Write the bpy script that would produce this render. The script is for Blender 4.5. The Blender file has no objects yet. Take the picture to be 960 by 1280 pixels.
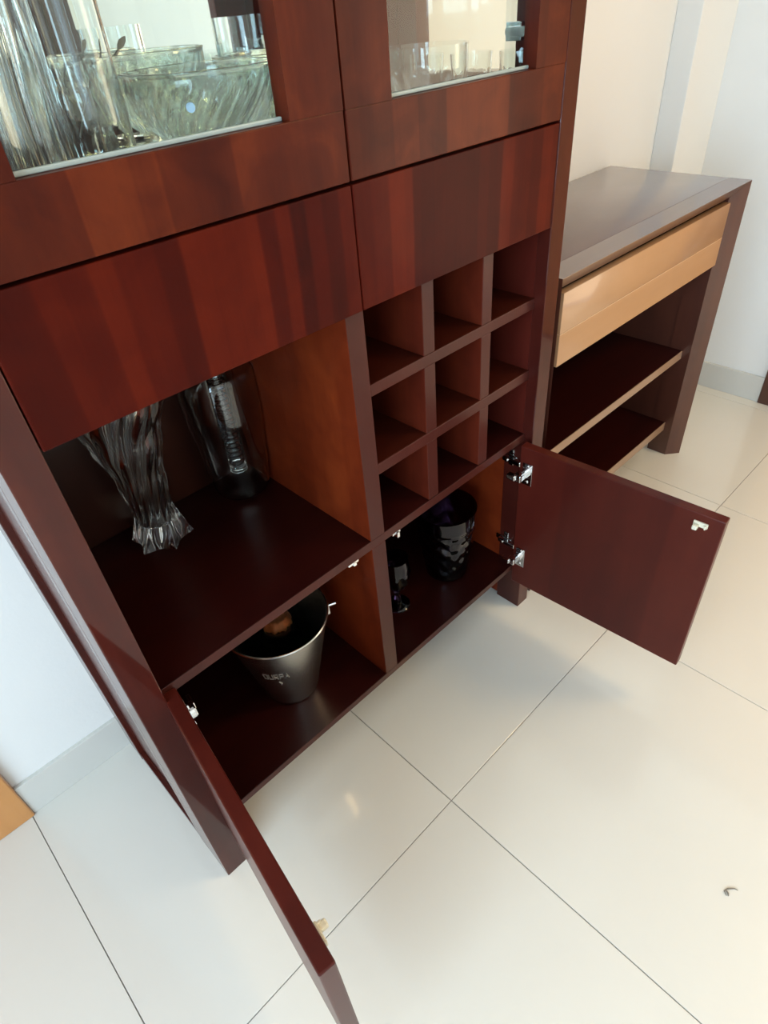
import bpy, bmesh, math, random
from mathutils import Vector, Matrix
random.seed(4)
sc = bpy.context.scene
PI = math.pi

# ------------------------------------------------------------------ camera
cd = bpy.data.cameras.new('camera'); cam = bpy.data.objects.new('camera', cd)
sc.collection.objects.link(cam); sc.camera = cam
cam.location = (-0.0600, -0.5864, 1.1999)
cam.rotation_euler = (0.8839, 0.0737, -0.7774)
cd.sensor_fit = 'VERTICAL'; cd.sensor_height = 36.0; cd.sensor_width = 27.0
cd.lens = 786.5 * 36.0 / 1280.0
cd.clip_start = 0.02

# ------------------------------------------------------------------ view, sky, lights
sc.view_settings.view_transform = 'Standard'
sc.view_settings.look = 'None'
sc.view_settings.gamma = 1.0
sc.view_settings.use_curve_mapping = False
sc.view_settings.exposure = 0.50
world = bpy.data.worlds.new('sky'); sc.world = world; world.use_nodes = True
wb = world.node_tree.nodes['Background']
wb.inputs[0].default_value = (0.62, 0.80, 1.0, 1); wb.inputs[1].default_value = 1.2

def area(name, loc, rot, sx, sy, power, col):
    l = bpy.data.lights.new(name, 'AREA'); l.shape = 'RECTANGLE'; l.size = sx; l.size_y = sy
    l.energy = power; l.color = col
    o = bpy.data.objects.new(name, l); o.location = loc; o.rotation_euler = rot
    sc.collection.objects.link(o); return o
# daylight entering the balcony opening in the left wall; weak fill added behind the viewer
area('daylight_left', (-1.98, -1.15, 1.3), (0, -PI/2, 0), 2.1, 2.0, 72, (0.60, 0.81, 1.0))
area('fill_front', (-1.05, -3.62, 1.40), (PI/2, 0, 0), 1.1, 1.3, 3, (0.86, 0.93, 1.0))
# added warm fills: one behind a made-up right-wall opening, one at the ceiling
area('warm_fill_right', (2.34, -1.55, 1.15), (0, PI/2, 0), 2.1, 0.9, 17, (1.0, 0.68, 0.32))
area('warm_fill_ceiling', (1.92, -1.55, 2.56), (0, 0, 0), 0.5, 0.5, 15, (1.0, 0.68, 0.30))

# ------------------------------------------------------------------ materials
def newmat(name):
    m = bpy.data.materials.new(name); m.use_nodes = True
    nt = m.node_tree; b = nt.nodes['Principled BSDF']
    return m, nt, b
def ramp(nt, stops):
    r = nt.nodes.new('ShaderNodeValToRGB'); e = r.color_ramp.elements
    e[0].position, e[0].color = stops[0][0], (*stops[0][1], 1)
    e[1].position, e[1].color = stops[-1][0], (*stops[-1][1], 1)
    for p, c in stops[1:-1]:
        n = e.new(p); n.color = (*c, 1)
    return r
def wood(name, dark, mid, light, grain='Z', across='X', strip=26.0, band=0.6, rough=0.32, coat=0.5, cr=0.07, off=0.0, blotch=0.35, spec=0.5, smooth=0.18):
    """lacquered veneer: vertical strips of differing tone + soft figure + fine pores"""
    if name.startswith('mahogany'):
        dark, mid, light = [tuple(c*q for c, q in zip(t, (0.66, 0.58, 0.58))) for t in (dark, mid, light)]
    m, nt, b = newmat(name); L = nt.links; N = nt.nodes.new
    tc = N('ShaderNodeTexCoord'); sep = N('ShaderNodeSeparateXYZ'); L.new(tc.outputs['Object'], sep.inputs[0])
    # wobble of the strip joints
    nz = N('ShaderNodeTexNoise'); nz.inputs['Scale'].default_value = 3.0; L.new(tc.outputs['Object'], nz.inputs['Vector'])
    w = N('ShaderNodeMath'); w.operation = 'MULTIPLY_ADD'; L.new(nz.outputs['Fac'], w.inputs[0]); w.inputs[1].default_value = 0.02
    w2 = N('ShaderNodeMath'); w2.operation = 'ADD'
    L.new(sep.outputs[across], w.inputs[2]); L.new(w.outputs[0], w2.inputs[0]); w2.inputs[1].default_value = 7.3 + off
    vo = N('ShaderNodeTexVoronoi'); vo.voronoi_dimensions = '1D'; vo.feature = 'SMOOTH_F1'
    vo.inputs['Scale'].default_value = strip; vo.inputs['Smoothness'].default_value = smooth
    L.new(w2.outputs[0], vo.inputs['W'])
    sv = N('ShaderNodeSeparateColor'); L.new(vo.outputs['Color'], sv.inputs[0])
    mp = N('ShaderNodeMapping'); L.new(tc.outputs['Object'], mp.inputs[0])
    s = {'X': (1.2, 9, 9), 'Y': (9, 1.2, 9), 'Z': (9, 9, 1.6)}[grain]; mp.inputs['Scale'].default_value = s
    n2 = N('ShaderNodeTexNoise'); n2.inputs['Scale'].default_value = 1.7; n2.inputs['Detail'].default_value = 5
    L.new(mp.outputs[0], n2.inputs['Vector'])
    mp3 = N('ShaderNodeMapping'); L.new(tc.outputs['Object'], mp3.inputs[0])
    mp3.inputs['Scale'].default_value = tuple(14 if v > 3 else 0.8 for v in s)
    n3 = N('ShaderNodeTexNoise'); n3.inputs['Scale'].default_value = 14; n3.inputs['Detail'].default_value = 3
    L.new(mp3.outputs[0], n3.inputs['Vector'])
    n4 = N('ShaderNodeTexNoise'); n4.inputs['Scale'].default_value = 16; n4.inputs['Detail'].default_value = 4
    n4.inputs['Distortion'].default_value = 0.8
    L.new(tc.outputs['Object'], n4.inputs['Vector'])
    def mul(a, k, add=None):
        q = N('ShaderNodeMath'); q.operation = 'MULTIPLY_ADD'; L.new(a, q.inputs[0]); q.inputs[1].default_value = k
        if add is None: q.inputs[2].default_value = 0
        elif isinstance(add, float): q.inputs[2].default_value = add
        else: L.new(add, q.inputs[2])
        return q.outputs[0]
    rest = 1 - band
    v = mul(sv.outputs[0], band, mul(n2.outputs['Fac'], 1.3*rest, mul(n4.outputs['Fac'], blotch, mul(n3.outputs['Fac'], 0.12, -0.5*blotch - 0.06 - 0.15*rest))))
    r = ramp(nt, [(0.0, dark), (0.5, mid), (1.0, light)]); L.new(v, r.inputs[0])
    L.new(r.outputs[0], b.inputs['Base Color'])
    b.inputs['Roughness'].default_value = rough
    b.inputs['Coat Weight'].default_value = coat; b.inputs['Coat Roughness'].default_value = cr; b.inputs['Specular IOR Level'].default_value = spec
    bp = N('ShaderNodeBump'); bp.inputs['Strength'].default_value = 0.04; bp.inputs['Distance'].default_value = 0.002
    L.new(n3.outputs['Fac'], bp.inputs['Height']); L.new(bp.outputs[0], b.inputs['Normal'])
    return m
def plain(name, col, rough=0.5, metal=0.0, coat=0.0, noise=0.06, scale=6.0, bump=0.0, cr=0.05):
    m, nt, b = newmat(name); L = nt.links; N = nt.nodes.new
    tc = N('ShaderNodeTexCoord'); n = N('ShaderNodeTexNoise'); n.inputs['Scale'].default_value = scale; n.inputs['Detail'].default_value = 4
    L.new(tc.outputs['Object'], n.inputs['Vector'])
    r = ramp(nt, [(0.25, tuple(c*(1-noise) for c in col)), (0.75, tuple(min(1, c*(1+noise)) for c in col))])
    L.new(n.outputs['Fac'], r.inputs[0]); L.new(r.outputs[0], b.inputs['Base Color'])
    b.inputs['Roughness'].default_value = rough; b.inputs['Metallic'].default_value = metal
    b.inputs['Coat Weight'].default_value = coat; b.inputs['Coat Roughness'].default_value = cr
    if bump:
        n2 = N('ShaderNodeTexNoise'); n2.inputs['Scale'].default_value = 160; L.new(tc.outputs['Object'], n2.inputs['Vector'])
        bp = N('ShaderNodeBump'); bp.inputs['Strength'].default_value = bump; bp.inputs['Distance'].default_value = 0.001
        L.new(n2.outputs['Fac'], bp.inputs['Height']); L.new(bp.outputs[0], b.inputs['Normal'])
    return m
def glass(name, col=(1, 1, 1), rough=0.0, ior=1.5):
    m, nt, b = newmat(name)
    b.inputs['Base Color'].default_value = (*col, 1); b.inputs['Roughness'].default_value = rough
    b.inputs['Transmission Weight'].default_value = 1.0; b.inputs['IOR'].default_value = ior
    return m
def thinglass(name, tint=(0.96, 1, 0.98), clear=1.0, ior=1.5):
    """pane: light passes straight through, the rest is mirrored by Fresnel; clear<1 blends in refraction"""
    m = bpy.data.materials.new(name); m.use_nodes = True; nt = m.node_tree; N = nt.nodes.new; L = nt.links
    nt.nodes.clear(); out = N('ShaderNodeOutputMaterial')
    tr = N('ShaderNodeBsdfTransparent'); tr.inputs[0].default_value = (*tint, 1)
    gl = N('ShaderNodeBsdfGlossy'); gl.inputs['Roughness'].default_value = 0.0
    fr = N('ShaderNodeFresnel'); fr.inputs[0].default_value = ior
    ge = N('ShaderNodeNewGeometry'); sb_ = N('ShaderNodeMath'); sb_.operation = 'SUBTRACT'; sb_.use_clamp = True
    L.new(fr.outputs[0], sb_.inputs[0]); L.new(ge.outputs['Backfacing'], sb_.inputs[1])     # no inner reflection at the exit face
    mx = N('ShaderNodeMixShader'); L.new(sb_.outputs[0], mx.inputs[0]); L.new(tr.outputs[0], mx.inputs[1]); L.new(gl.outputs[0], mx.inputs[2])
    if clear < 1:
        g = N('ShaderNodeBsdfGlass'); g.inputs['IOR'].default_value = ior; g.inputs['Color'].default_value = (*tint, 1)
        m2 = N('ShaderNodeMixShader'); m2.inputs[0].default_value = 1-clear
        L.new(mx.outputs[0], m2.inputs[1]); L.new(g.outputs[0], m2.inputs[2]); L.new(m2.outputs[0], out.inputs[0])
    else: L.new(mx.outputs[0], out.inputs[0])
    return m
M = {}
M['door'] = wood('mahogany_veneer_door', (0.040, 0.0055, 0.0035), (0.105, 0.017, 0.006), (0.225, 0.044, 0.011), strip=24, band=0.42, blotch=0.80, coat=0.04, spec=0.10)
M['drawer'] = wood('mahogany_veneer_drawer', (0.034, 0.0050, 0.0038), (0.078, 0.0080, 0.0040), (0.155, 0.018, 0.006), strip=44, band=0.72, off=2.1, coat=0.02, spec=0.05, smooth=0.5, blotch=0.45)
M['frame'] = wood('mahogany_frame', (0.038, 0.008, 0.006), (0.080, 0.015, 0.010), (0.130, 0.027, 0.014), strip=9, band=0.2, blotch=0.45, coat=0.6, cr=0.04, spec=0.05)
M['sidepanel'] = wood('mahogany_side_outer', (0.060, 0.014, 0.011), (0.100, 0.024, 0.018), (0.140, 0.036, 0.024), strip=9, band=0.2, blotch=0.3, rough=0.3, coat=0.0, spec=0.5)
M['edgesheen'] = wood('mahogany_edge_sheen', (0.060, 0.015, 0.011), (0.085, 0.022, 0.016), (0.110, 0.029, 0.021), strip=9, band=0.2, blotch=0.3, coat=0.08, cr=0.15, spec=0.15)  # greyish reflection on the front edges, put into the wood colour
M['inside'] = wood('mahogany_side', (0.075, 0.010, 0.004), (0.200, 0.030, 0.008), (0.340, 0.062, 0.014), across='Y', strip=11, band=0.35, blotch=0.7, coat=0.08, spec=0.12)
M['rack'] = wood('mahogany_rack', (0.030, 0.006, 0.0035), (0.062, 0.011, 0.005), (0.10, 0.018, 0.007), grain='X', across='Y', strip=11, band=0.35, blotch=0.5, coat=0.2, spec=0.15)
M['rackside'] = wood('mahogany_rack_side', (0.060, 0.009, 0.005), (0.130, 0.021, 0.009), (0.20, 0.036, 0.014), across='Y', strip=11, band=0.35, blotch=0.6, coat=0.08, spec=0.12)
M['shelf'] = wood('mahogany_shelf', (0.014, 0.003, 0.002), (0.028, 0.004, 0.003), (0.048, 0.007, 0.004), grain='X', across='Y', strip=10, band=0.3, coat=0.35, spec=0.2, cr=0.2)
M['doorback'] = wood('mahogany_door_inside', (0.058, 0.010, 0.007), (0.100, 0.016, 0.010), (0.140, 0.025, 0.014), strip=9, band=0.35, blotch=0.3, coat=0.12, spec=0.12)
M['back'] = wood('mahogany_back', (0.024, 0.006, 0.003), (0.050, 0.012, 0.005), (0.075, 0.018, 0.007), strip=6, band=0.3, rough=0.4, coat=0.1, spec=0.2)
M['sbtop'] = wood('sideboard_lacquer_top', (0.085, 0.042, 0.036), (0.105, 0.053, 0.046), (0.125, 0.064, 0.055), grain='X', across='Y', strip=8, band=0.25, coat=0.8, cr=0.03)
M['sbwood'] = wood('sideboard_mahogany', (0.050, 0.016, 0.011), (0.080, 0.024, 0.014), (0.110, 0.034, 0.018), across='Y', strip=9, band=0.3)
M['tan'] = wood('tan_veneer_sheen', (0.38, 0.205, 0.10), (0.43, 0.24, 0.12), (0.48, 0.275, 0.145), grain='X', across='Z', strip=12, band=0.3, blotch=0.3)  # tan wood together with its warm grazing reflection, in one base colour
M['edge'] = wood('pale_edge_sheen', (0.27, 0.165, 0.10), (0.31, 0.19, 0.12), (0.35, 0.22, 0.14), grain='X', across='Z', strip=8, band=0.2)  # light shelf edge, warm reflection included in the colour
M['oak'] = wood('orange_door_wood', (0.42, 0.17, 0.045), (0.55, 0.235, 0.065), (0.63, 0.29, 0.09), strip=8, band=0.2, coat=0.3)
M['wall'] = plain('wall_paint', (0.82, 0.805, 0.765), 0.55, noise=0.01, bump=0.15)
M['ceiling'] = plain('ceiling_paint', (0.82, 0.80, 0.76), 0.8, noise=0.01)
M['tile'] = plain('porcelain_tile', (0.70, 0.675, 0.605), 0.18, coat=0.5, noise=0.02, scale=2.5, cr=0.035)
M['skirt'] = plain('skirting_tile', (0.63, 0.61, 0.555), 0.2, coat=0.4, noise=0.02)
M['grout'] = plain('grout', (0.30, 0.28, 0.25), 0.9)
M['glass'] = glass('clear_glass', (0.985, 1.0, 0.99))
M['pane'] = thinglass('window_glass', (0.97, 0.995, 0.985))
M['crystal'] = glass('crystal', (0.965, 1.0, 0.985), ior=1.52)
M['bowlglass'] = thinglass('fluted_bowl_glass', (0.955, 0.99, 0.975), 0.30, 1.52)
M['amethyst'] = glass('dark_amethyst_glass', (0.10, 0.055, 0.13), rough=0.02)
M['green'] = glass('green_bottle_glass', (0.01, 0.05, 0.015), rough=0.03)
M['mirror'] = plain('mirror', (0.90, 0.92, 0.90), 0.005, metal=1.0, noise=0.0)
M['steel'] = plain('brushed_steel', (0.58, 0.56, 0.52), 0.24, metal=1.0, noise=0.08, scale=30)
M['chrome'] = plain('chrome', (0.80, 0.80, 0.80), 0.12, metal=1.0, noise=0.03)
M['etched'] = plain('etched_steel', (0.42, 0.40, 0.37), 0.40, metal=1.0)
M['white'] = plain('white_plastic', (0.82, 0.76, 0.66), 0.35)
M['cream'] = plain('cream_plastic', (0.72, 0.66, 0.50), 0.4)
M['foil'] = plain('copper_foil', (0.62, 0.27, 0.12), 0.38, metal=1.0, noise=0.3, scale=60)
M['paneedge'] = plain('pane_edge_green', (0.36, 0.42, 0.39), 0.3)
M['gap'] = plain('dark_groove', (0.015, 0.006, 0.005), 0.8)
M['pewter'] = plain('pewter', (0.22, 0.20, 0.18), 0.35, metal=1.0)
M['blue'] = plain('pale_blue', (0.45, 0.62, 0.80), 0.5)
M['lint'] = plain('grey_lint', (0.22, 0.19, 0.15), 0.9)
M['lineedge'] = plain('pale_line', (0.62, 0.42, 0.26), 0.3)

# ------------------------------------------------------------------ helpers
C = sc.collection
def box(bm, x0, x1, y0, y1, z0, z1, bev=0.0012):
    t = bmesh.new(); bmesh.ops.create_cube(t, size=1)
    for v in t.verts:
        v.co = Vector(((x0+x1)/2 + v.co.x*(x1-x0), (y0+y1)/2 + v.co.y*(y1-y0), (z0+z1)/2 + v.co.z*(z1-z0)))
    if bev:
        bev = min(bev, 0.3*min(abs(x1-x0), abs(y1-y0), abs(z1-z0)))
        bmesh.ops.bevel(t, geom=t.edges[:], offset=bev, segments=2, affect='EDGES', profile=0.5)
    me = bpy.data.meshes.new('t'); t.to_mesh(me); t.free(); bm.from_mesh(me); bpy.data.meshes.remove(me)
    return bm
def prism(bm, pts, axis, a, b, bev=0.0):
    """extrude a polygon given in the plane across `axis` from a to b"""
    def P(u, v, w):
        return {'x': (w, u, v), 'y': (u, w, v), 'z': (u, v, w)}[axis]
    lo = [bm.verts.new(P(u, v, a)) for u, v in pts]; hi = [bm.verts.new(P(u, v, b)) for u, v in pts]
    n = len(pts); fs = [bm.faces.new(lo[::-1]), bm.faces.new(hi)]
    for i in range(n): fs.append(bm.faces.new((lo[i], lo[(i+1) % n], hi[(i+1) % n], hi[i])))
    bmesh.ops.recalc_face_normals(bm, faces=fs)
    return bm
def revolve(bm, prof, n=48, fn=None, close=False):
    """surface of revolution; fn(r, z, theta) -> (r, theta) reshapes it"""
    rings = []
    for q in prof:
        r, z = q[0], q[1]; flat = len(q) > 2
        if r < 1e-6:
            rings.append([bm.verts.new((0, 0, z))]); continue
        ring = []
        for i in range(n):
            a = 2*PI*i/n; rr, aa = (r, a) if (fn is None or flat) else fn(r, z, a)
            ring.append(bm.verts.new((rr*math.cos(aa), rr*math.sin(aa), z)))
        rings.append(ring)
    pairs = list(zip(rings, rings[1:]))
    if close: pairs.append((rings[-1], rings[0]))
    for A, B in pairs:
        if len(A) == 1 and len(B) == 1: continue
        for i in range(n):
            j = (i+1) % n
            if len(A) == 1: bm.faces.new((A[0], B[j], B[i]))
            elif len(B) == 1: bm.faces.new((A[i], A[j], B[0]))
            else: bm.faces.new((A[i], A[j], B[j], B[i]))
    bmesh.ops.recalc_face_normals(bm, faces=bm.faces[:])
    return bm
def tube(bm, pts, r, n=10):
    pts = [Vector(p) for p in pts]; rings = []
    up = Vector((0.13, 0.31, 0.94)).normalized()
    for i, p in enumerate(pts):
        d = (pts[min(i+1, len(pts)-1)] - pts[max(i-1, 0)]).normalized()
        u = d.cross(up)
        if u.length < 1e-4: u = d.cross(Vector((1, 0, 0)))
        u.normalize(); v = d.cross(u)
        rr = r[i] if isinstance(r, (list, tuple)) else r
        rings.append([bm.verts.new(p + (u*math.cos(2*PI*k/n) + v*math.sin(2*PI*k/n))*rr) for k in range(n)])
    fs = []
    for A, B in zip(rings, rings[1:]):
        for k in range(n): fs.append(bm.faces.new((A[k], A[(k+1) % n], B[(k+1) % n], B[k])))
    fs.append(bm.faces.new(rings[0][::-1])); fs.append(bm.faces.new(rings[-1]))
    bmesh.ops.recalc_face_normals(bm, faces=fs)
    return bm
def obj(name, bm, mat, parent=None, smooth=False, loc=(0, 0, 0), origin=None):
    if origin is not None:
        for v in bm.verts: v.co -= Vector(origin)
    me = bpy.data.meshes.new(name); bm.to_mesh(me); bm.free()
    me.materials.append(M[mat] if isinstance(mat, str) else mat)
    if smooth:
        for p in me.polygons: p.use_smooth = True
    o = bpy.data.objects.new(name, me); C.objects.link(o); o.location = loc
    if parent: o.parent = parent
    return o
def smart(o, deg=35):
    """smooth faces but keep real corners sharp"""
    me = o.data; b = bmesh.new(); b.from_mesh(me)
    for f in b.faces: f.smooth = True
    for e in b.edges:
        if len(e.link_faces) == 2 and e.calc_face_angle(0) > math.radians(deg): e.smooth = False
    b.to_mesh(me); b.free(); return o
def thing(name, label, cat, loc=(0, 0, 0), rz=0, group=None):
    o = bpy.data.objects.new(name, None); C.objects.link(o); o.location = loc; o.rotation_euler = (0, 0, rz)
    o.empty_display_size = 0.05
    o['label'] = label; o['category'] = cat
    if group: o['group'] = group
    return o
def tag(o, label, cat, group=None):
    o['label'] = label; o['category'] = cat
    if group: o['group'] = group
    return o
def struct(name, bm, mat, parent=None):
    o = obj(name, bm, mat, parent); 
    if not parent: o['kind'] = 'structure'
    return o
def B(*a, **k): return box(bmesh.new(), *a, **k)

def frontface(o, mat='edgesheen'):
    """front edge of a board gets a greyer tone that paints in its sheen"""
    o.data.materials.append(M[mat])
    for p in o.data.polygons:
        if p.normal.y < -0.9: p.material_index = 1
    return o

# ------------------------------------------------------------------ the room
XL, XR, YF, YB, ZC = -1.90, 2.20, -3.60, 0.39, 2.60
fl = struct('floor', B(XL-0.12, XR+0.12, YF-0.12, YB+0.12, -0.12, -0.0035, bev=0), 'grout')
TX = [0.3777 + 0.5901*k for k in range(-4, 4)]; TY = [-0.1999 + 0.590*k for k in range(-6, 2)]
gx = [XL] + [v for v in TX if XL+0.02 < v < XR-0.02] + [XR]
gy = [YF] + [v for v in TY if YF+0.02 < v < YB-0.02] + [YB]
tilemesh = {}
for i in range(len(gx)-1):
    for j in range(len(gy)-1):
        w, d = gx[i+1]-gx[i], gy[j+1]-gy[j]; key = (round(w, 3), round(d, 3))
        if key not in tilemesh:
            o = obj('tile', B(-w/2+0.0008, w/2-0.0008, -d/2+0.0008, d/2-0.0008, -0.012, 0, bev=0.0006), 'tile', fl)
            tilemesh[key] = o.data
        else:
            o = bpy.data.objects.new('tile', tilemesh[key]); C.objects.link(o); o.parent = fl
        o.location = ((gx[i]+gx[i+1])/2, (gy[j]+gy[j+1])/2, random.uniform(-0.0002, 0.0))
struct('ceiling', B(XL-0.12, XR+0.12, YF-0.12, YB+0.12, ZC, ZC+0.1, bev=0), 'ceiling')
DX0, DX1 = -1.13, -0.285     # doorway in the back wall, left of the cabinet
b = bmesh.new(); box(b, DX1+0.078, XR, YB, YB+0.12, -0.0035, ZC, 0); box(b, XL, DX0-0.078, YB, YB+0.12, -0.0035, ZC, 0)
box(b, DX0-0.078, DX1+0.078, YB, YB+0.12, 2.17, ZC, 0)
struct('wall_back', b, 'wall')
RY0, RY1 = -0.97, -0.130     # doorway in the right wall
b = bmesh.new(); box(b, XR, XR+0.12, RY1+0.078, YB+0.12, -0.0035, ZC, 0); box(b, XR, XR+0.12, YF, -2.02, -0.0035, ZC, 0); box(b, XR, XR+0.12, -1.08, RY0-0.078, -0.0035, ZC, 0); box(b, XR, XR+0.12, -2.02, -1.08, 2.20, ZC, 0)  # second opening, cut for the added warm fill
box(b, XR, XR+0.12, RY0-0.078, RY1+0.078, 2.17, ZC, 0)
struct('wall_right', b, 'wall')
b = bmesh.new(); box(b, XL-0.12, XL, -0.10, YB+0.12, -0.0035, ZC, 0); box(b, XL-0.12, XL, YF-0.12, -2.2, -0.0035, ZC, 0)
box(b, XL-0.12, XL, -2.2, -0.10, 2.35, ZC, 0); box(b, XL-0.12, XL, -2.2, -0.10, -0.0035, 0.25, 0)
struct('wall_left', b, 'wall')
b = bmesh.new(); box(b, XL, -1.65, YF-0.12, YF, -0.0035, ZC, 0); box(b, -0.45, XR+0.12, YF-0.12, YF, -0.0035, ZC, 0)
box(b, -1.65, -0.45, YF-0.12, YF, 2.06, ZC, 0); box(b, -1.65, -0.45, YF-0.12, YF, -0.0035, 0.74, 0)  # gap left for the added front fill
struct('wall_front', b, 'wall')
struct('wall_column', B(1.98, XR, 0.32, YB, 0, ZC, bev=0.002), 'wall')
# skirting tiles: one piece per floor-tile length
sk = bmesh.new(); box(sk, -0.207, 1.98, YB-0.009, YB, 0, 0.0915, 0.001); struct('baseboard_back', sk, 'skirt')
sk = bmesh.new(); box(sk, XR-0.009, XR, RY1+0.078, 0.311, 0, 0.0915, 0.001); struct('baseboard_right', sk, 'skirt')
sk = bmesh.new(); box(sk, 1.971, XR-0.009, 0.311, 0.32, 0, 0.0915, 0.001); box(sk, 1.971, 1.98, 0.32, YB-0.009, 0, 0.0915, 0.001); struct('baseboard_column', sk, 'skirt')
# left door: orange timber casing and leaf
d1 = thing('door_1', '', '', (DX1, YB, 0)); del d1['label']; del d1['category']; d1['kind'] = 'structure'
def at(bm, o): return dict(origin=o)
for nm, bb in (('casing', (DX1, DX1+0.078, YB-0.014, YB+0.12, 0, 2.17)), ('casing', (DX0-0.078, DX0, YB-0.014, YB+0.12, 0, 2.17)),
               ('casing_head', (DX0, DX1, YB-0.014, YB+0.12, 2.10, 2.17)), ('door_leaf', (DX0+0.002, DX1-0.002, YB+0.02, YB+0.06, 0.008, 2.098))):
    obj(nm, B(*bb, bev=0.003), 'oak', d1, origin=(DX1, YB, 0))
d2 = thing('door_2', '', '', (XR, RY1, 0)); del d2['label']; del d2['category']; d2['kind'] = 'structure'
for nm, bb, mt in (('casing', (XR-0.014, XR+0.12, RY1, RY1+0.078, 0, 2.17), 'sbwood'), ('casing', (XR-0.014, XR+0.12, RY0-0.078, RY0, 0, 2.17), 'sbwood'),
               ('casing_head', (XR-0.014, XR+0.12, RY0, RY1, 2.10, 2.17), 'sbwood'), ('door_leaf', (XR+0.02, XR+0.06, RY0+0.002, RY1-0.002, 0.008, 2.098), 'oak')):
    obj(nm, B(*bb, bev=0.003), mt, d2, origin=(XR, RY1, 0))
# balcony frame in the left wall and a window frame added for the front fill
def wframe(name, horiz, fixed, a0, a1, z0, z1):
    t = thing(name, '', ''); del t['label']; del t['category']; t['kind'] = 'structure'
    def piece(nm, u0, u1, w0, w1):
        bb = (fixed, fixed+0.05, u0, u1, w0, w1) if horiz == 'y' else (u0, u1, fixed, fixed+0.05, w0, w1)
        obj(nm, B(*bb, bev=0.002), 'white', t)
    s = 0.05; c = (a0+a1)/2
    piece('window_frame', a0, a0+s, z0, z1); piece('window_frame', a1-s, a1, z0, z1)
    piece('window_frame', a0+s, a1-s, z1-s, z1); piece('window_frame', a0+s, a1-s, z0, z0+s); piece('mullion', c-s/2, c+s/2, z0+s, z1-s)
    return t
wframe('window_1', 'y', XL-0.09, -2.2, -0.10, 0.25, 2.35)
wframe('fill_window', 'x', YF-0.09, -1.65, -0.45, 0.74, 2.06)

# ------------------------------------------------------------------ display cabinet
W, A, T, D = 0.90, 0.0384, 0.0195, 0.390
MC = 0.4495; LW = 0.016
ZB0, ZB, ZS0, ZS, ZR0, ZR, ZD0, ZD1 = 0.124, 0.1393, 0.4829, 0.5008, 0.888, 0.893, 0.8951, 1.0394
ZU, ZG, ZT = 1.058, 1.111, 1.86
DB = 0.378                    # front face of the cabinet's back board
cab = thing('display_cabinet', 'tall mahogany display cabinet with glazed upper doors, open wine rack and two open lower doors', 'cabinet', (0, 0, 0))
for x0, x1 in ((0, A), (W-A, W)):
    obj('front_post', B(x0, x1, 0, 0.065, 0, 1.90, bev=0.0015), 'frame', cab)
    obj('back_post', B(x0, x1, 0.325, D, 0, 1.90, bev=0.0015), 'frame', cab)
    s0, s1 = (x0+0.011, x1) if x0 == 0 else (x0, x1-0.011)
    sp = obj('side_panel', B(s0, s1, 0.065, 0.325, 0.012, 1.03, bev=0), 'inside', cab)
    sp.data.materials.append(M['sidepanel'])
    for p in sp.data.polygons:
        if p.normal.x * (-1 if x0 == 0 else 1) > 0.9: p.material_index = 1
    obj('side_stile', B(*((x0, s0) if x0 == 0 else (s1, x1)), 0.0652, 0.092, 0.0, 1.03, bev=0.001), 'frame', cab)
    obj('bottom_rail', B(*((x0+0.001, s0) if x0 == 0 else (s1, x1-0.001)), 0.092, 0.325, 0.0, 0.022, bev=0.001), 'frame', cab)
    obj('side_rail', B(x0, x1, 0.065, 0.325, 1.03, 1.10, bev=0.001), 'frame', cab)
    obj('side_rail', B(x0, x1, 0.065, 0.325, 1.82, 1.90, bev=0.001), 'frame', cab)
    obj('side_stile', B(x0+0.004, x1-0.004, 0.065, 0.090, 1.10, 1.82, bev=0.001), 'frame', cab)
    obj('side_stile', B(x0+0.004, x1-0.004, 0.285, 0.325, 1.10, 1.82, bev=0.001), 'frame', cab)
    xm = (x0+x1)/2
    obj('side_glass', B(xm-0.002, xm+0.002, 0.090, 0.285, 1.10, 1.82, bev=0), 'pane', cab)
obj('top_board', B(A, W-A, 0.0, D, ZT, 1.90, bev=0.001), 'frame', cab)
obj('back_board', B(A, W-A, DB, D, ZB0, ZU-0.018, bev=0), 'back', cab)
obj('mirror_back', B(A, W-A, DB+0.002, D-0.002, ZU, ZT, bev=0), 'mirror', cab)
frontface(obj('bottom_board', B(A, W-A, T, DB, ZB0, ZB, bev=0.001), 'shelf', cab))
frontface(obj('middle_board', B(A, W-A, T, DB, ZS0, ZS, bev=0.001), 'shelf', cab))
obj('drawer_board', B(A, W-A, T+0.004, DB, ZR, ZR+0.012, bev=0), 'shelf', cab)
obj('display_board', B(A, W-A, T+0.004, D, ZU-0.018, ZU, bev=0), 'shelf', cab)
sp = obj('display_reflector', B(A+0.001, W-A-0.001, T+0.01, DB, ZU, ZU+0.005, bev=0), 'mirror', cab); sp['label'] = 'mirrored sheet added on the display shelf for brightness'  # reflector added to brighten the glassware above
obj('glass_shelf', B(A+0.001, W-A-0.001, T+0.03, DB, 1.46, 1.466, bev=0), 'pane', cab)
frontface(obj('divider', B(MC-LW, MC+LW, T, DB, ZS, ZR, bev=0.001), 'inside', cab))
frontface(obj('divider', B(MC-LW, MC+LW, T, DB, ZB, ZS0, bev=0.001), 'inside', cab))
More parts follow.
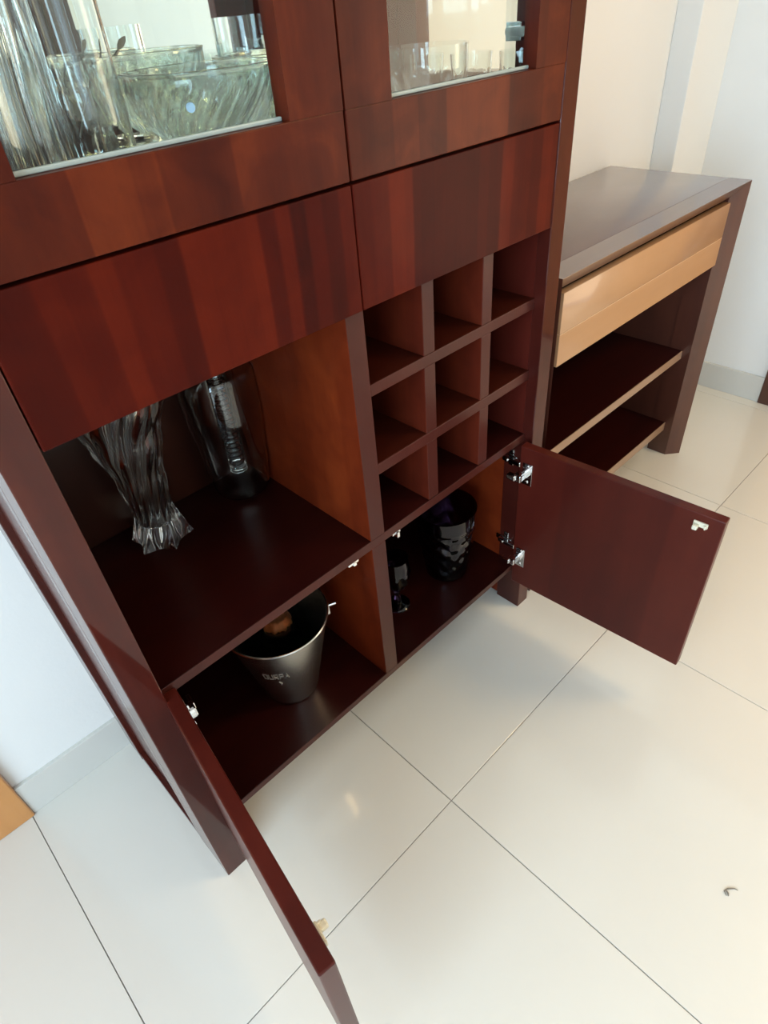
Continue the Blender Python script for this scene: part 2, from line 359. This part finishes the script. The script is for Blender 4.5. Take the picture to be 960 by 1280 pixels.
# wine rack: two boards and three upright slats between each pair
G = [(0.6200, 0.6400), (0.7575, 0.7766)]
RX0, RX1 = MC+LW, W-A
for z0, z1 in G: frontface(obj('rack_shelf', B(RX0, RX1, T+0.001, DB, z0, z1, bev=0.0012), 'rack', cab))
rows = [(ZS, G[0][0]), (G[0][1], G[1][0]), (G[1][1], ZR)]
for k, (z0, z1) in enumerate(rows):
    off = (0.000, 0.000, 0.000)[k]
    for xa, xb in ((0.5785+off, 0.6035+off), (0.7165+off, 0.7415+off)):
        frontface(obj('rack_divider', B(xa, xb, T+0.0015, DB, z0, z1, bev=0.001), 'rackside', cab))
obj('rack_shade_sheet', B(W-A-0.0012, W-A, T+0.004, DB, ZS, ZR, bev=0), 'doorback', cab)  # thin added sheet, its dark tone stands for shade beside the rack
# drawers
for x0, x1 in ((A+0.0015, MC-0.001), (MC+0.001, W-A-0.0015)):
    dr = obj('drawer', B(x0, x1, 0.0, T, ZD0, ZD1, bev=0.0012), 'drawer', cab)
    bb = bmesh.new(); box(bb, x0+0.02, x1-0.02, T+0.001, 0.33, ZR+0.014, ZR+0.020, 0)
    box(bb, x0+0.02, x0+0.032, T+0.001, 0.33, ZR+0.020, ZR+0.12, 0); box(bb, x1-0.032, x1-0.02, T+0.001, 0.33, ZR+0.020, ZR+0.12, 0)
    box(bb, x0+0.032, x1-0.032, 0.318, 0.33, ZR+0.020, ZR+0.12, 0)
    obj('drawer_box', bb, 'back', dr)
# glazed doors
for x0, x1, g0, g1, hs in ((A+0.0015, MC-0.0015, 0.1093, 0.3774, -1), (MC+0.0015, W-A-0.0015, 0.5202, 0.7907, 1)):
    z0, z1 = ZD1+0.0035, ZT-0.004
    d = obj('glazed_door', B(x0, x1, 0.0, 0.022, z0, ZG, bev=0.0012), 'door', cab)
    obj('door_rail', B(x0, x1, 0.0, 0.022, z1-0.07, z1, bev=0.0012), 'door', d)
    obj('door_stile', B(x0, g0, 0.0, 0.022, ZG, z1-0.07, bev=0.0), 'door', d)
    obj('door_stile', B(g1, x1, 0.0, 0.022, ZG, z1-0.07, bev=0.0), 'door', d)
    obj('glass_pane', B(g0+0.0005, g1-0.0005, 0.0155, 0.0195, ZG+0.0005, z1-0.0705, bev=0), 'pane', d)
    obj('pane_edge', B(g0+0.001, g1-0.001, 0.011, 0.0154, ZG+0.0002, ZG+0.0042, bev=0.001), 'paneedge', d)  # opaque strip standing in for the pane's greenish bevelled edge
    for hz in (1.148, 1.72):
        hx = (A if hs < 0 else W-A)
        h = bmesh.new(); s = -hs
        box(h, min(hx, hx+s*0.012), max(hx, hx+s*0.012), 0.070, 0.096, hz-0.011, hz+0.011, 0.001)
        box(h, min(hx, hx+s*0.020), max(hx, hx+s*0.020), 0.040, 0.084, hz-0.006, hz+0.006, 0.001)
        box(h, min(hx+s*0.004, hx+s*0.034), max(hx+s*0.004, hx+s*0.034), 0.0225, 0.040, hz-0.012, hz+0.012, 0.002)
        tube(h, [(hx+s*0.0119, 0.090, hz), (hx+s*0.0145, 0.090, hz)], 0.006)
        obj('hinge', h, 'chrome', d)
# lower swing doors, standing open
def low_door(pivot, ang, sgn, L, hd=1.0):
    """closed it runs from the pivot along sgn*x, front face at y=0, inner face at y=T"""
    z0, z1 = ZB0-0.006, ZS-0.006
    x0, x1 = sorted((0, sgn*L))
    b = B(x0, x1, 0, T, 0, z1-z0, bev=0.002)
    d = obj('cabinet_door', b, 'doorback', cab, loc=(pivot[0], pivot[1], z0)); d.rotation_euler = (0, 0, ang)
    for hz in (z1-z0-(0.062 if hd == 1 else 0.048), 0.085):
        h = bmesh.new()
        xx = sorted((sgn*0.008, sgn*0.030))
        box(h, xx[0], xx[1], T, T+0.0016, hz-0.026, hz+0.026, 0.0005)            # cup plate on the door
        tube(h, [(sgn*0.014, T+0.001, hz), (sgn*0.014, T+0.009, hz)], 0.0095, 16)     # cup rim
        for q in (-0.019, 0.019):
            tube(h, [(sgn*0.019, T+0.0015, hz+q), (sgn*0.019, T+0.0038, hz+q)], 0.0035, 12)
        box(h, *sorted((sgn*0.002, sgn*0.019)), T+0.008*hd, T+0.026*hd, hz-0.008, hz+0.008, 0.002*hd)
        box(h, *sorted((-sgn*0.012, sgn*0.008)), T+0.018*hd, T+0.030*hd, hz-0.006, hz+0.006, 0.002*hd)
        obj('hinge', h, 'chrome', d)
    k = bmesh.new(); cx = sgn*(L-0.036); cz = z1-z0-0.020
    a, bb_ = sorted((cx-0.012, cx+0.012))
    box(k, a, bb_, T, T+0.0035, cz-0.005, cz+0.005, 0.0015)
    box(k, cx-sgn*0.006-0.0045, cx-sgn*0.006+0.0045, T+0.003, T+0.013, cz-0.008, cz+0.001, 0.002)
    box(k, cx-0.0105, cx-0.0075, T+0.003, T+0.008, cz-0.004, cz+0.004, 0.001)
    c = obj('catch', k, 'cream', d); c['label'] = 'cream plastic catch'
    return d
DL = low_door((0.0390, 0.0185), -1.7056, 1, 0.4010, 0.45)
DR = low_door((0.8485, 0.005), -1.514-PI, -1, 0.390)
DL['label'] = 'open door seen on edge'
for side, hx in ((1, A), (-1, W-A)):          # hinge bases on the cabinet sides
    for hz in (0.433, 0.203):
        h = bmesh.new(); xs = sorted((hx, hx+side*0.006)); box(h, *xs, 0.030, 0.072, hz-0.007, hz+0.007, 0.0015)
        xs = sorted((hx, hx+side*0.003)); box(h, *xs, 0.040, 0.052, hz-0.020, hz+0.020, 0.001)
        xs = sorted((hx+side*0.005, hx+side*0.016)); box(h, *xs, 0.014, 0.060, hz-0.0055, hz+0.0055, 0.002)
        tube(h, [(hx+side*0.0155, 0.048, hz), (hx+side*0.019, 0.048, hz)], 0.0035)
        obj('hinge_base', h, 'chrome', cab)
for i, (xa, xb) in enumerate(((0.382, 0.404), (0.484, 0.504))):   # strike catches under the middle board
    k = bmesh.new()
    box(k, xa, xb, T+0.001, T+0.009, ZS0-0.006, ZS0, 0.0015)
    box(k, xa+0.008, xa+0.014, T-0.003, T+0.007, ZS0-(0.006, 0.012)[i], ZS0-0.001, 0.001)
    obj('strike', k, ('white', 'chrome')[i], cab)

# ------------------------------------------------------------------ sideboard
SX0, SX1, SY, SYB, SZ = 0.925, 1.7319, 0.008, 0.384, 0.793
sb = thing('sideboard', 'low dark brown sideboard with one tan drawer and two open shelves beside the tall cabinet', 'sideboard', (SX0, SY, 0))
so = (SX0, SY, 0)
IX0, IX1, IY, IZ = SX0+0.035, SX1-0.035, 0.038, SZ-0.036
def sbo(nm, bm, mt): return smart(obj(nm, bm, mt, sb, origin=so), 25)
def quadsolid(P):
    """8 corners: bottom ring 0-3, top ring 4-7"""
    t = bmesh.new(); v = [t.verts.new(p) for p in P]
    for f in ((3, 2, 1, 0), (4, 5, 6, 7), (0, 1, 5, 4), (1, 2, 6, 5), (2, 3, 7, 6), (3, 0, 4, 7)): t.faces.new([v[i] for i in f])
    bmesh.ops.recalc_face_normals(t, faces=t.faces[:]); return t
YM = 0.0615
# front frame with bevelled inner edge, mitred at the two upper corners
sbo('top_edge', quadsolid([(IX0, IY, IZ), (IX1, IY, IZ), (IX1, YM, IZ), (IX0, YM, IZ), (SX0, SY, SZ), (SX1, SY, SZ), (SX1, YM, SZ), (SX0, YM, SZ)]), 'sbtop')
sbo('top_board', B(SX0, SX1, YM+0.001, SYB, IZ, SZ, bev=0.0008), 'sbtop')
for sx, ix in ((SX0, IX0), (SX1, IX1)):
    e = 0.0002 if sx < ix else -0.0002
    sbo('front_post', quadsolid([(sx, SY, 0), (ix, IY, 0), (ix, YM, 0), (sx, YM, 0), (sx-e*0, SY, SZ-0.0004), (ix, IY, IZ-0.0004), (ix, YM, IZ-0.0004), (sx, YM, SZ-0.0004)]), 'sbwood')
    lo, hi = sorted((sx, ix))
    sbo('back_post', B(lo, hi, SYB-0.05, SYB, 0, IZ-0.0002, bev=0.001), 'sbwood')
    sbo('side_panel', B(lo+(0.0 if sx < ix else 0.0), hi, YM, 0.098, 0.0, IZ-0.0002, bev=0), 'sbwood')
    sbo('side_panel', B(lo+0.004, hi-0.0, 0.098, SYB-0.05, 0.07, IZ-0.0002, bev=0), 'sbwood')
sbo('back_board', B(IX0, IX1, SYB-0.014, SYB-0.004, 0.07, IZ-0.0002, bev=0), 'back')
for z0, z1 in ((0.325, 0.350), (0.083, 0.111)):
    t = sbo('shelf', B(IX0, IX1, 0.0620, SYB-0.014, z0, z1, bev=0), 'shelf')
    e = obj('shelf_edging', B(IX0, IX1, 0.0600, 0.0620, z0, z1, bev=0.0005), 'edge', t, origin=so); e['label'] = 'pale tan front edge, part of it painted-in reflection'
dz0, dz1 = 0.5975, 0.7480
zm = 0.6655
dw = sbo('drawer', B(IX0+0.012, IX1-0.003, 0.0300, 0.0480, zm+0.0006, dz1, bev=0.0008), 'tan'); dw['label'] = 'tan drawer front with a fine line along its middle'
obj('drawer_lower_front', B(IX0+0.012, IX1-0.003, 0.0300, 0.0480, dz0, zm-0.0006, bev=0.0008), 'tan', dw, origin=so)
obj('groove_glint', B(IX0+0.013, IX1-0.004, 0.0296, 0.0470, zm-0.0006, zm+0.0006, bev=0), 'lineedge', dw, origin=so)  # pale strip painted in for the reflection along the groove
bb = bmesh.new(); box(bb, IX0+0.02, IX1-0.02, 0.0485, 0.34, dz0+0.01, dz0+0.018, 0)
box(bb, IX0+0.02, IX0+0.032, 0.0485, 0.34, dz0+0.018, dz1-0.01, 0); box(bb, IX1-0.032, IX1-0.02, 0.0485, 0.34, dz0+0.018, dz1-0.01, 0)
obj('drawer_box', bb, 'back', dw, origin=so)

# ------------------------------------------------------------------ glassware builders
def shell(outer, wall, floor_t, flat=False):
    """closed profile: outer up, inner down"""
    inner = [(max(r-wall, 0.002), z) + (('f',) if flat else ()) for r, z in outer if z > outer[0][1]+floor_t]
    first = inner[0]
    prof = [(0, outer[0][1])] + outer + [inner[-1]] + inner[::-1][1:] + [(max(first[0]*0.8, 0.001), outer[0][1]+floor_t, 'f'), (0, outer[0][1]+floor_t)]
    return prof
def lerp_prof(keys, n):
    """smooth radius profile through (z, r) keys"""
    out = []
    for i in range(n+1):
        z = keys[0][0] + (keys[-1][0]-keys[0][0])*i/n
        for (za, ra), (zb, rb) in zip(keys, keys[1:]):
            if za <= z <= zb+1e-9:
                u = (z-za)/(zb-za); u = u*u*(3-2*u) if len(keys) > 2 else u
                out.append((ra+(rb-ra)*u, z)); break
    return out
def ribbed(k, amp, twist, sharp=1.0, outer_only=None):
    def fn(r, z, a):
        s = math.cos(k*(a - twist*z)); s = math.copysign(abs(s)**sharp, s)
        aa = amp(z) if callable(amp) else amp
        return r*(1+aa*s), a
    return fn
def glassware(name, label, cat, loc, prof, mat, n=64, fn=None, group=None, rz=0, part=None):
    bm = revolve(bmesh.new(), prof, n, fn)
    if part:
        t = thing(name, label, cat, loc, rz, group); o = obj(part, bm, mat, t, smooth=True); smart(o, 50); return t
    o = obj(name, bm, mat, None, smooth=True, loc=loc); smart(o, 50); o.rotation_euler = (0, 0, rz); tag(o, label, cat, group); return o

Z1 = ZS + 0.0003
# twisted crystal vase on the middle shelf
def cusp(k, amp, twist):
    """outward ridges with hollow flutes between"""
    def fn(r, z, a):
        c = 1-abs(math.sin(k*(a - twist(z))/2)); f = max(0, 1-z/0.03)
        c2 = 1-abs(math.sin(2*k*(a - twist(z))/2))
        return r*(1+amp(z)*((c-0.36)*f + (c2-0.36)*(1-f))), a
    return fn
def vase_amp(z): return 0.15+0.17*max(0, 1-z/0.03)
kp = [(0.0, 0.044), (0.012, 0.041), (0.06, 0.031), (0.13, 0.037), (0.20, 0.052), (0.27, 0.072), (0.32, 0.088)]
kp[0] = (0.0, 0.0445)
outer = lerp_prof(kp, 40)
glassware('crystal_vase', 'heavy crystal vase with twisted ribs and star-shaped foot on the middle shelf', 'vase', (0.207, 0.312, Z1),
          shell(outer, 0.0085, 0.034, True), 'crystal', n=240, fn=cusp(6, vase_amp, lambda z: 5.0*z), rz=0.45)
# clear pitcher with inner tube
ko = [(0.0, 0.036), (0.006, 0.046), (0.02, 0.052), (0.08, 0.058), (0.18, 0.066), (0.24, 0.066), (0.265, 0.050), (0.30, 0.047), (0.335, 0.056)]
pt = glassware('glass_pitcher', 'clear thin glass pitcher with a ribbed inner tube, right of the crystal vase', 'pitcher', (0.380, 0.312, Z1),
               shell(lerp_prof(ko, 44), 0.0018, 0.003), 'glass', n=72, part='body')
tb = bmesh.new()
tp = [(0.0, 0.042), (0.012, 0.042), (0.016, 0.046)]
z = 0.056
while z < 0.30:
    tp += [(0.0150, z), (0.0150, z+0.005), (0.0128, z+0.0062), (0.0128, z+0.0082)]; z += 0.0095
tp += [(0.0145, 0.305), (0.012, 0.305), (0.012, 0.060), (0, 0.060)]
revolve(tb, tp, 32); smart(obj('infuser_tube', tb, 'crystal', pt, smooth=True), 50)
ld = revolve(bmesh.new(), [(0, 0.345), (0.05, 0.345), (0.058, 0.3375), (0.050, 0.3365), (0, 0.3365)], 48); obj('lid', ld, 'glass', pt, smooth=True)
pt.rotation_euler = (0, 0, 1.9)

# champagne bucket and bottle on the bottom board, left compartment
Z0 = ZB + 0.0003
bk = thing('champagne_bucket', 'tapered stainless steel champagne bucket on the lowest shelf', 'bucket', (0.290, 0.146, Z0))
ob = [(0.046, 0.0), (0.051, 0.001), (0.054, 0.005)] + [(0.054+0.043*(i/16)**1.05, 0.005+0.197*i/16) for i in range(1, 17)] + [(0.0990, 0.203), (0.1000, 0.2050), (0.0985, 0.2070)]
inn = [(0.0965, 0.2060), (0.0953, 0.201)] + [(0.054+0.043*(i/16)**1.05-0.0015, 0.005+0.197*i/16) for i in range(15, 0, -1)] + [(0.050, 0.008), (0, 0.008)]
o = obj('bucket_body', revolve(bmesh.new(), [(0, 0)] + ob + inn, 96), 'steel', bk, smooth=True); smart(o, 40)
for s, a in ((0, math.radians(-22)), (1, math.radians(158))):
    h = bmesh.new(); box(h, 0.0945, 0.1015, -0.011, 0.011, 0.168, 0.194, 0.002)
    tube(h, [(0.100, 0, 0.182), (0.116, 0, 0.182)], 0.0032, 12)
    bmesh.ops.rotate(h, verts=h.verts[:], cent=(0, 0, 0), matrix=Matrix.Rotation(a, 3, 'Z')); obj('handle_mount', h, 'chrome', bk)
# faint etched lettering band: small raised strokes following the wall
et = bmesh.new(); rnd = random.Random(3)
def on_wall(phi, z, off=0.0006):
    i = (z-0.005)/0.197; r = 0.054+0.043*max(i, 0)**1.05 + off
    return Vector((r*math.cos(phi), r*math.sin(phi), z))
STR = {'O': [[(0, 0), (0, 1), (.8, 1), (.8, 0), (0, 0)]], 'U': [[(0, 1), (0, 0), (.8, 0), (.8, 1)]], 'R': [[(0, 0), (0, 1), (.8, 1), (.8, .5), (0, .5), (.8, 0)]],
       'P': [[(0, 0), (0, 1), (.8, 1), (.8, .5), (0, .5)]], 'A': [[(0, 0), (.4, 1), (.8, 0)], [(.2, .4), (.6, .4)]]}
phi0 = math.radians(-150)
for k, ch in enumerate('OURPA'):
    for line in STR[ch]:
        pts = [on_wall(phi0 + (k*1.15+u)*0.105, 0.121 + 0.017*v) for u, v in line]; tube(et, pts, 0.0006, 6)
tube(et, [on_wall(phi0+0.30, 0.108), on_wall(phi0+0.36, 0.101), on_wall(phi0+0.33, 0.097)], 0.0009, 6)
o = obj('etched_lettering', et, 'etched', bk)
bo = thing('champagne_bottle', 'dark green champagne bottle with copper foil standing in the steel bucket', 'bottle', (0.296, 0.155, Z0+0.0085))
kb = [(0.0, 0.036), (0.004, 0.040), (0.02, 0.0415), (0.11, 0.0415), (0.15, 0.034), (0.19, 0.020), (0.22, 0.0155), (0.28, 0.0145)]
obj('bottle_body', revolve(bmesh.new(), [(0, 0)] + lerp_prof(kb, 50) + [(0, 0.28)], 48), 'green', bo, smooth=True)
kf = [(0.163, 0.0292), (0.19, 0.0215), (0.22, 0.0172), (0.262, 0.0165), (0.270, 0.0185), (0.290, 0.0180), (0.298, 0.012)]
fp = lerp_prof(kf, 36)
def crumple(r, z, a): return r*(1+0.018*math.sin(9*a+60*z)+0.014*math.sin(17*a-90*z)), a
f = obj('foil', revolve(bmesh.new(), fp + [(0, 0.2985)], 54, crumple), 'foil', bo, smooth=True); f['label'] = 'crumpled copper foil'

# dark amethyst glass pieces, right lower compartment
def facet(k):
    def fn(r, z, a):
        if 0.03 < z < 0.150:
            u = abs(((a*k/PI + z*52) % 2)-1); v = abs(((a*k/PI - z*52) % 2)-1)
            return r*(1 + 0.035*(u+v-1)), a
        return r, a
    return fn
kt = [(0.0, 0.042), (0.006, 0.049), (0.03, 0.052), (0.12, 0.062), (0.150, 0.066), (0.156, 0.068), (0.190, 0.069)]
glassware('amethyst_ice_pail', 'large dark purple cut-glass tumbler pail, behind the open right door', 'glass', (0.742, 0.128, Z0),
          shell(lerp_prof(kt, 60), 0.004, 0.012), 'amethyst', n=120, fn=facet(9))
def goblet(name, label, loc, s):
    kg = [(0.0, 0.026), (0.003, 0.026), (0.010, 0.008), (0.030, 0.006), (0.042, 0.008), (0.055, 0.017), (0.075, 0.027), (0.10, 0.030), (0.135, 0.028)]
    out = [(r*s, z*s) for r, z in lerp_prof(kg, 54)]
    inn = [((r-0.0022)*s, z*s) for r, z in lerp_prof(kg, 54) if z > 0.058][::-1]
    def fn(r, z, a):
        if 0.045*s < z < 0.10*s: return r*(1+0.07*math.cos(8*a+z*60)), a
        return r, a
    glassware(name, label, 'goblet', loc, [(0, 0)] + out + inn + [(0, 0.058*s)], 'amethyst', n=96, fn=fn, group='dark purple goblets in the lower right compartment')
goblet('goblet', 'dark purple stemmed goblet nearest the centre divider at the front', (0.585, 0.135, Z0), 1.06)
goblet('goblet', 'dark purple stemmed goblet behind the front one, half hidden by the divider', (0.548, 0.215, Z0), 1.06)

# ------------------------------------------------------------------ glassware behind the glazed doors
Z2 = ZU + 0.0053
def bowl(label, loc, r, h, swirl, group='swirled glass bowls behind the left glazed door', cat='bowl'):
    prof = [(r*0.37, 0), (r*0.36, h*0.04), (r*0.30, h*0.10), (r*0.29, h*0.20)]          # low foot, then the cup opens out
    prof += [(r*(0.29+0.71*math.sin(t*PI/2)**1.05), h*(0.20+0.80*(1-math.cos(t*PI/2))**0.80)) for t in [i/26 for i in range(1, 27)]]
    prof += [(r*1.012, h+0.0010), (r*1.012, h+0.0024), (r*0.998, h+0.0032)]
    def fn(rr, z, a):
        c = 1-abs(math.sin(32*(a-swirl*z)/2)); k = min(1, max(0.0, (h*0.93-z)/(h*0.2)))
        return rr*(1+0.055*(c-0.36)*k), a
    return glassware('glass_bowl', label, cat, loc, shell(prof, 0.0034, h*0.24, True), 'bowlglass', n=320, fn=fn, group=group)
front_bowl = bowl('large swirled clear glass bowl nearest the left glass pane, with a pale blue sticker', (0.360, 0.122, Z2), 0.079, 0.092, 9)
bowl('swirled clear glass bowl at the back, behind the bowl with the pale blue spot', (0.393, 0.292, Z2), 0.069, 0.104, 9)
bowl('swirled clear glass bowl right of the bowl with the pale blue spot, holding a small faceted bowl', (0.516, 0.198, Z2), 0.076, 0.092, 9)
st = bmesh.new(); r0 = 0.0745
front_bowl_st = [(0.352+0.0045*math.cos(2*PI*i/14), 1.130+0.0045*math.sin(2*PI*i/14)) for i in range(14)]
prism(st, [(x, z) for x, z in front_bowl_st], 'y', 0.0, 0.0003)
s_o = obj('spot', st, 'blue', None); s_o.data.transform(Matrix.Translation((-0.352, -0.0005, -Z2)))  # small pale blue disc on the bowl wall
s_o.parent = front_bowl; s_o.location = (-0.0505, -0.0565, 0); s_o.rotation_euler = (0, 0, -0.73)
s_o['label'] = 'pale blue round sticker'
# small faceted bowl nested on top
def faceted(label, loc, r, h, k=8, group=None, r0=0.55, name='glass_bowl', cat='bowl', wall=0.0035):
    prof = [(r*(r0+(1-r0)*min(1, (i/20)/0.62)**0.7), h*i/20) for i in range(21)]
    return glassware(name, label, cat, loc, shell(prof, wall, 0.010), 'crystal', n=96,
        fn=lambda rr, z, a: (rr*(1+0.045*(abs(((a*k/PI + z*18) % 2)-1)-0.5)*(1 if z < h*0.62 else 0.15)), a), group=group)
faceted('small faceted glass bowl sitting inside the swirled bowl by the centre stile', (0.486, 0.201, Z2+0.0075), 0.0420, 0.124, r0=0.50)
# tall vases
def tall_vase(label, loc, r, h, k, amp, tw, name='glass_vase'):
    kv = [(0.0, r*0.80), (h*0.03, r*0.86), (h*0.25, r*0.84), (h*0.6, r*0.92), (h, r*1.18)]
    return glassware(name, label, 'vase', loc, shell(lerp_prof(kv, 40), 0.0045, 0.014, True), 'crystal', n=208, fn=ribbed(k, amp, tw, 0.9))
tall_vase('tall fluted crystal vase leftmost behind the left glazed door', (0.128, 0.105, Z2), 0.050, 0.27, 14, 0.05, 1.5)
tall_vase('tall wavy-ribbed crystal vase behind the leftmost fluted one', (0.190, 0.215, Z2), 0.048, 0.25, 10, 0.07, 3.0)
kc = [(0.0, 0.030), (0.004, 0.0335), (0.02, 0.0335), (0.24, 0.0345)]
glassware('glass_cylinder_vase', 'plain clear straight cylinder vase between the fluted vase and the bowls', 'vase', (0.228, 0.110, Z2),
          shell(lerp_prof(kc, 24), 0.0022, 0.010), 'glass', n=64)
kj = [(0.0, 0.022), (0.004, 0.028), (0.05, 0.030), (0.075, 0.030), (0.083, 0.024), (0.10, 0.025)]
glassware('sugar_jar', 'small round glass jar with a leaf-tipped pick at the back of the display shelf', 'jar', (0.296, 0.325, Z2),
          shell(lerp_prof(kj, 24), 0.0025, 0.006), 'crystal', n=48)
sp = bmesh.new(); tube(sp, [(0.288, 0.322, Z2+0.03), (0.345, 0.328, 1.160), (0.372, 0.333, 1.166), (0.380, 0.334, 1.172)], [0.0016, 0.0020, 0.0024, 0.0016], 8)
for q in range(5):
    c = Vector((0.344+0.006*q, 0.329+0.001*q, 1.160+0.0018*q)); tube(sp, [c+Vector((-0.002, 0, 0.0025)), c+Vector((0.002, 0, -0.0025))], 0.0024, 8)
lf = [(u*0.5, v*0.55) for u, v in ((0, 0), (0.010, 0.006), (0.022, 0.008), (0.034, 0.004), (0.040, 0.0), (0.033, -0.005), (0.020, -0.007), (0.009, -0.004))]
n0 = len(sp.verts); fr = sp.faces[:]
prism(sp, lf, 'y', -0.0008, 0.0008)
sp.verts.ensure_lookup_table(); vs = [sp.verts[i] for i in range(n0, len(sp.verts))]
bmesh.ops.rotate(sp, verts=vs, cent=(0, 0, 0), matrix=Matrix.Rotation(-math.radians(42), 3, 'Y')); bmesh.ops.translate(sp, verts=vs, vec=(0.379, 0.334, 1.172))
o = obj('cocktail_pick', sp, 'pewter', None, origin=(0.296, 0.325, Z2)); o.location = (0.296, 0.325, Z2); tag(o, 'dark metal pick with a leaf tip leaning out of the small glass jar', 'pick')
# right glazed door
faceted('faceted glass bowl nearest the right glass pane, on the left', (0.700, 0.115, Z2), 0.058, 0.083, k=7, group='faceted bowls behind the right glazed door', r0=0.45)
faceted('faceted glass bowl behind the one nearest the right glass pane', (0.650, 0.255, Z2), 0.058, 0.083, k=7, group='faceted bowls behind the right glazed door', r0=0.45)
for i, (x, y, lb) in enumerate(((0.784, 0.190, 'short clear tumbler farthest back in the row behind the right glazed door'),
                                (0.803, 0.118, 'short clear tumbler in the middle of the row behind the right glazed door'),
                                (0.828, 0.054, 'short clear tumbler by the right stile and hinge, nearest the glass'))):
    kt = [(0.0, 0.022), (0.004, 0.0255), (0.03, 0.0270), (0.066, 0.0285)]
    glassware('tumbler', lb, 'tumbler', (x, y, Z2), shell(lerp_prof(kt, 16), 0.002, 0.009), 'crystal', n=72,
              fn=lambda rr, z, a: (rr*(1+(0.025*math.cos(12*a) if z < 0.045 else 0)), a), group='short tumblers behind the right glazed door')

# ------------------------------------------------------------------ lint on the floor
l = bmesh.new()
tube(l, [(-0.010, 0.004, 0.0010), (-0.004, 0.008, 0.0014), (0.002, 0.003, 0.0014), (0.007, -0.006, 0.0012), (0.007, -0.012, 0.0008)], [0.0006, 0.0012, 0.0014, 0.0010, 0.0004], 6)
tube(l, [(-0.009, 0.001, 0.0008), (-0.005, 0.002, 0.0010), (-0.001, 0.006, 0.0010)], [0.0008, 0.0016, 0.0008], 6)
o = obj('lint_scrap', l, 'lint', None, loc=(0.5803, -0.6377, 0)); o.rotation_euler = (0, 0, 0.3); tag(o, 'tiny curled grey scrap of lint lying alone on the cream floor tile', 'lint')
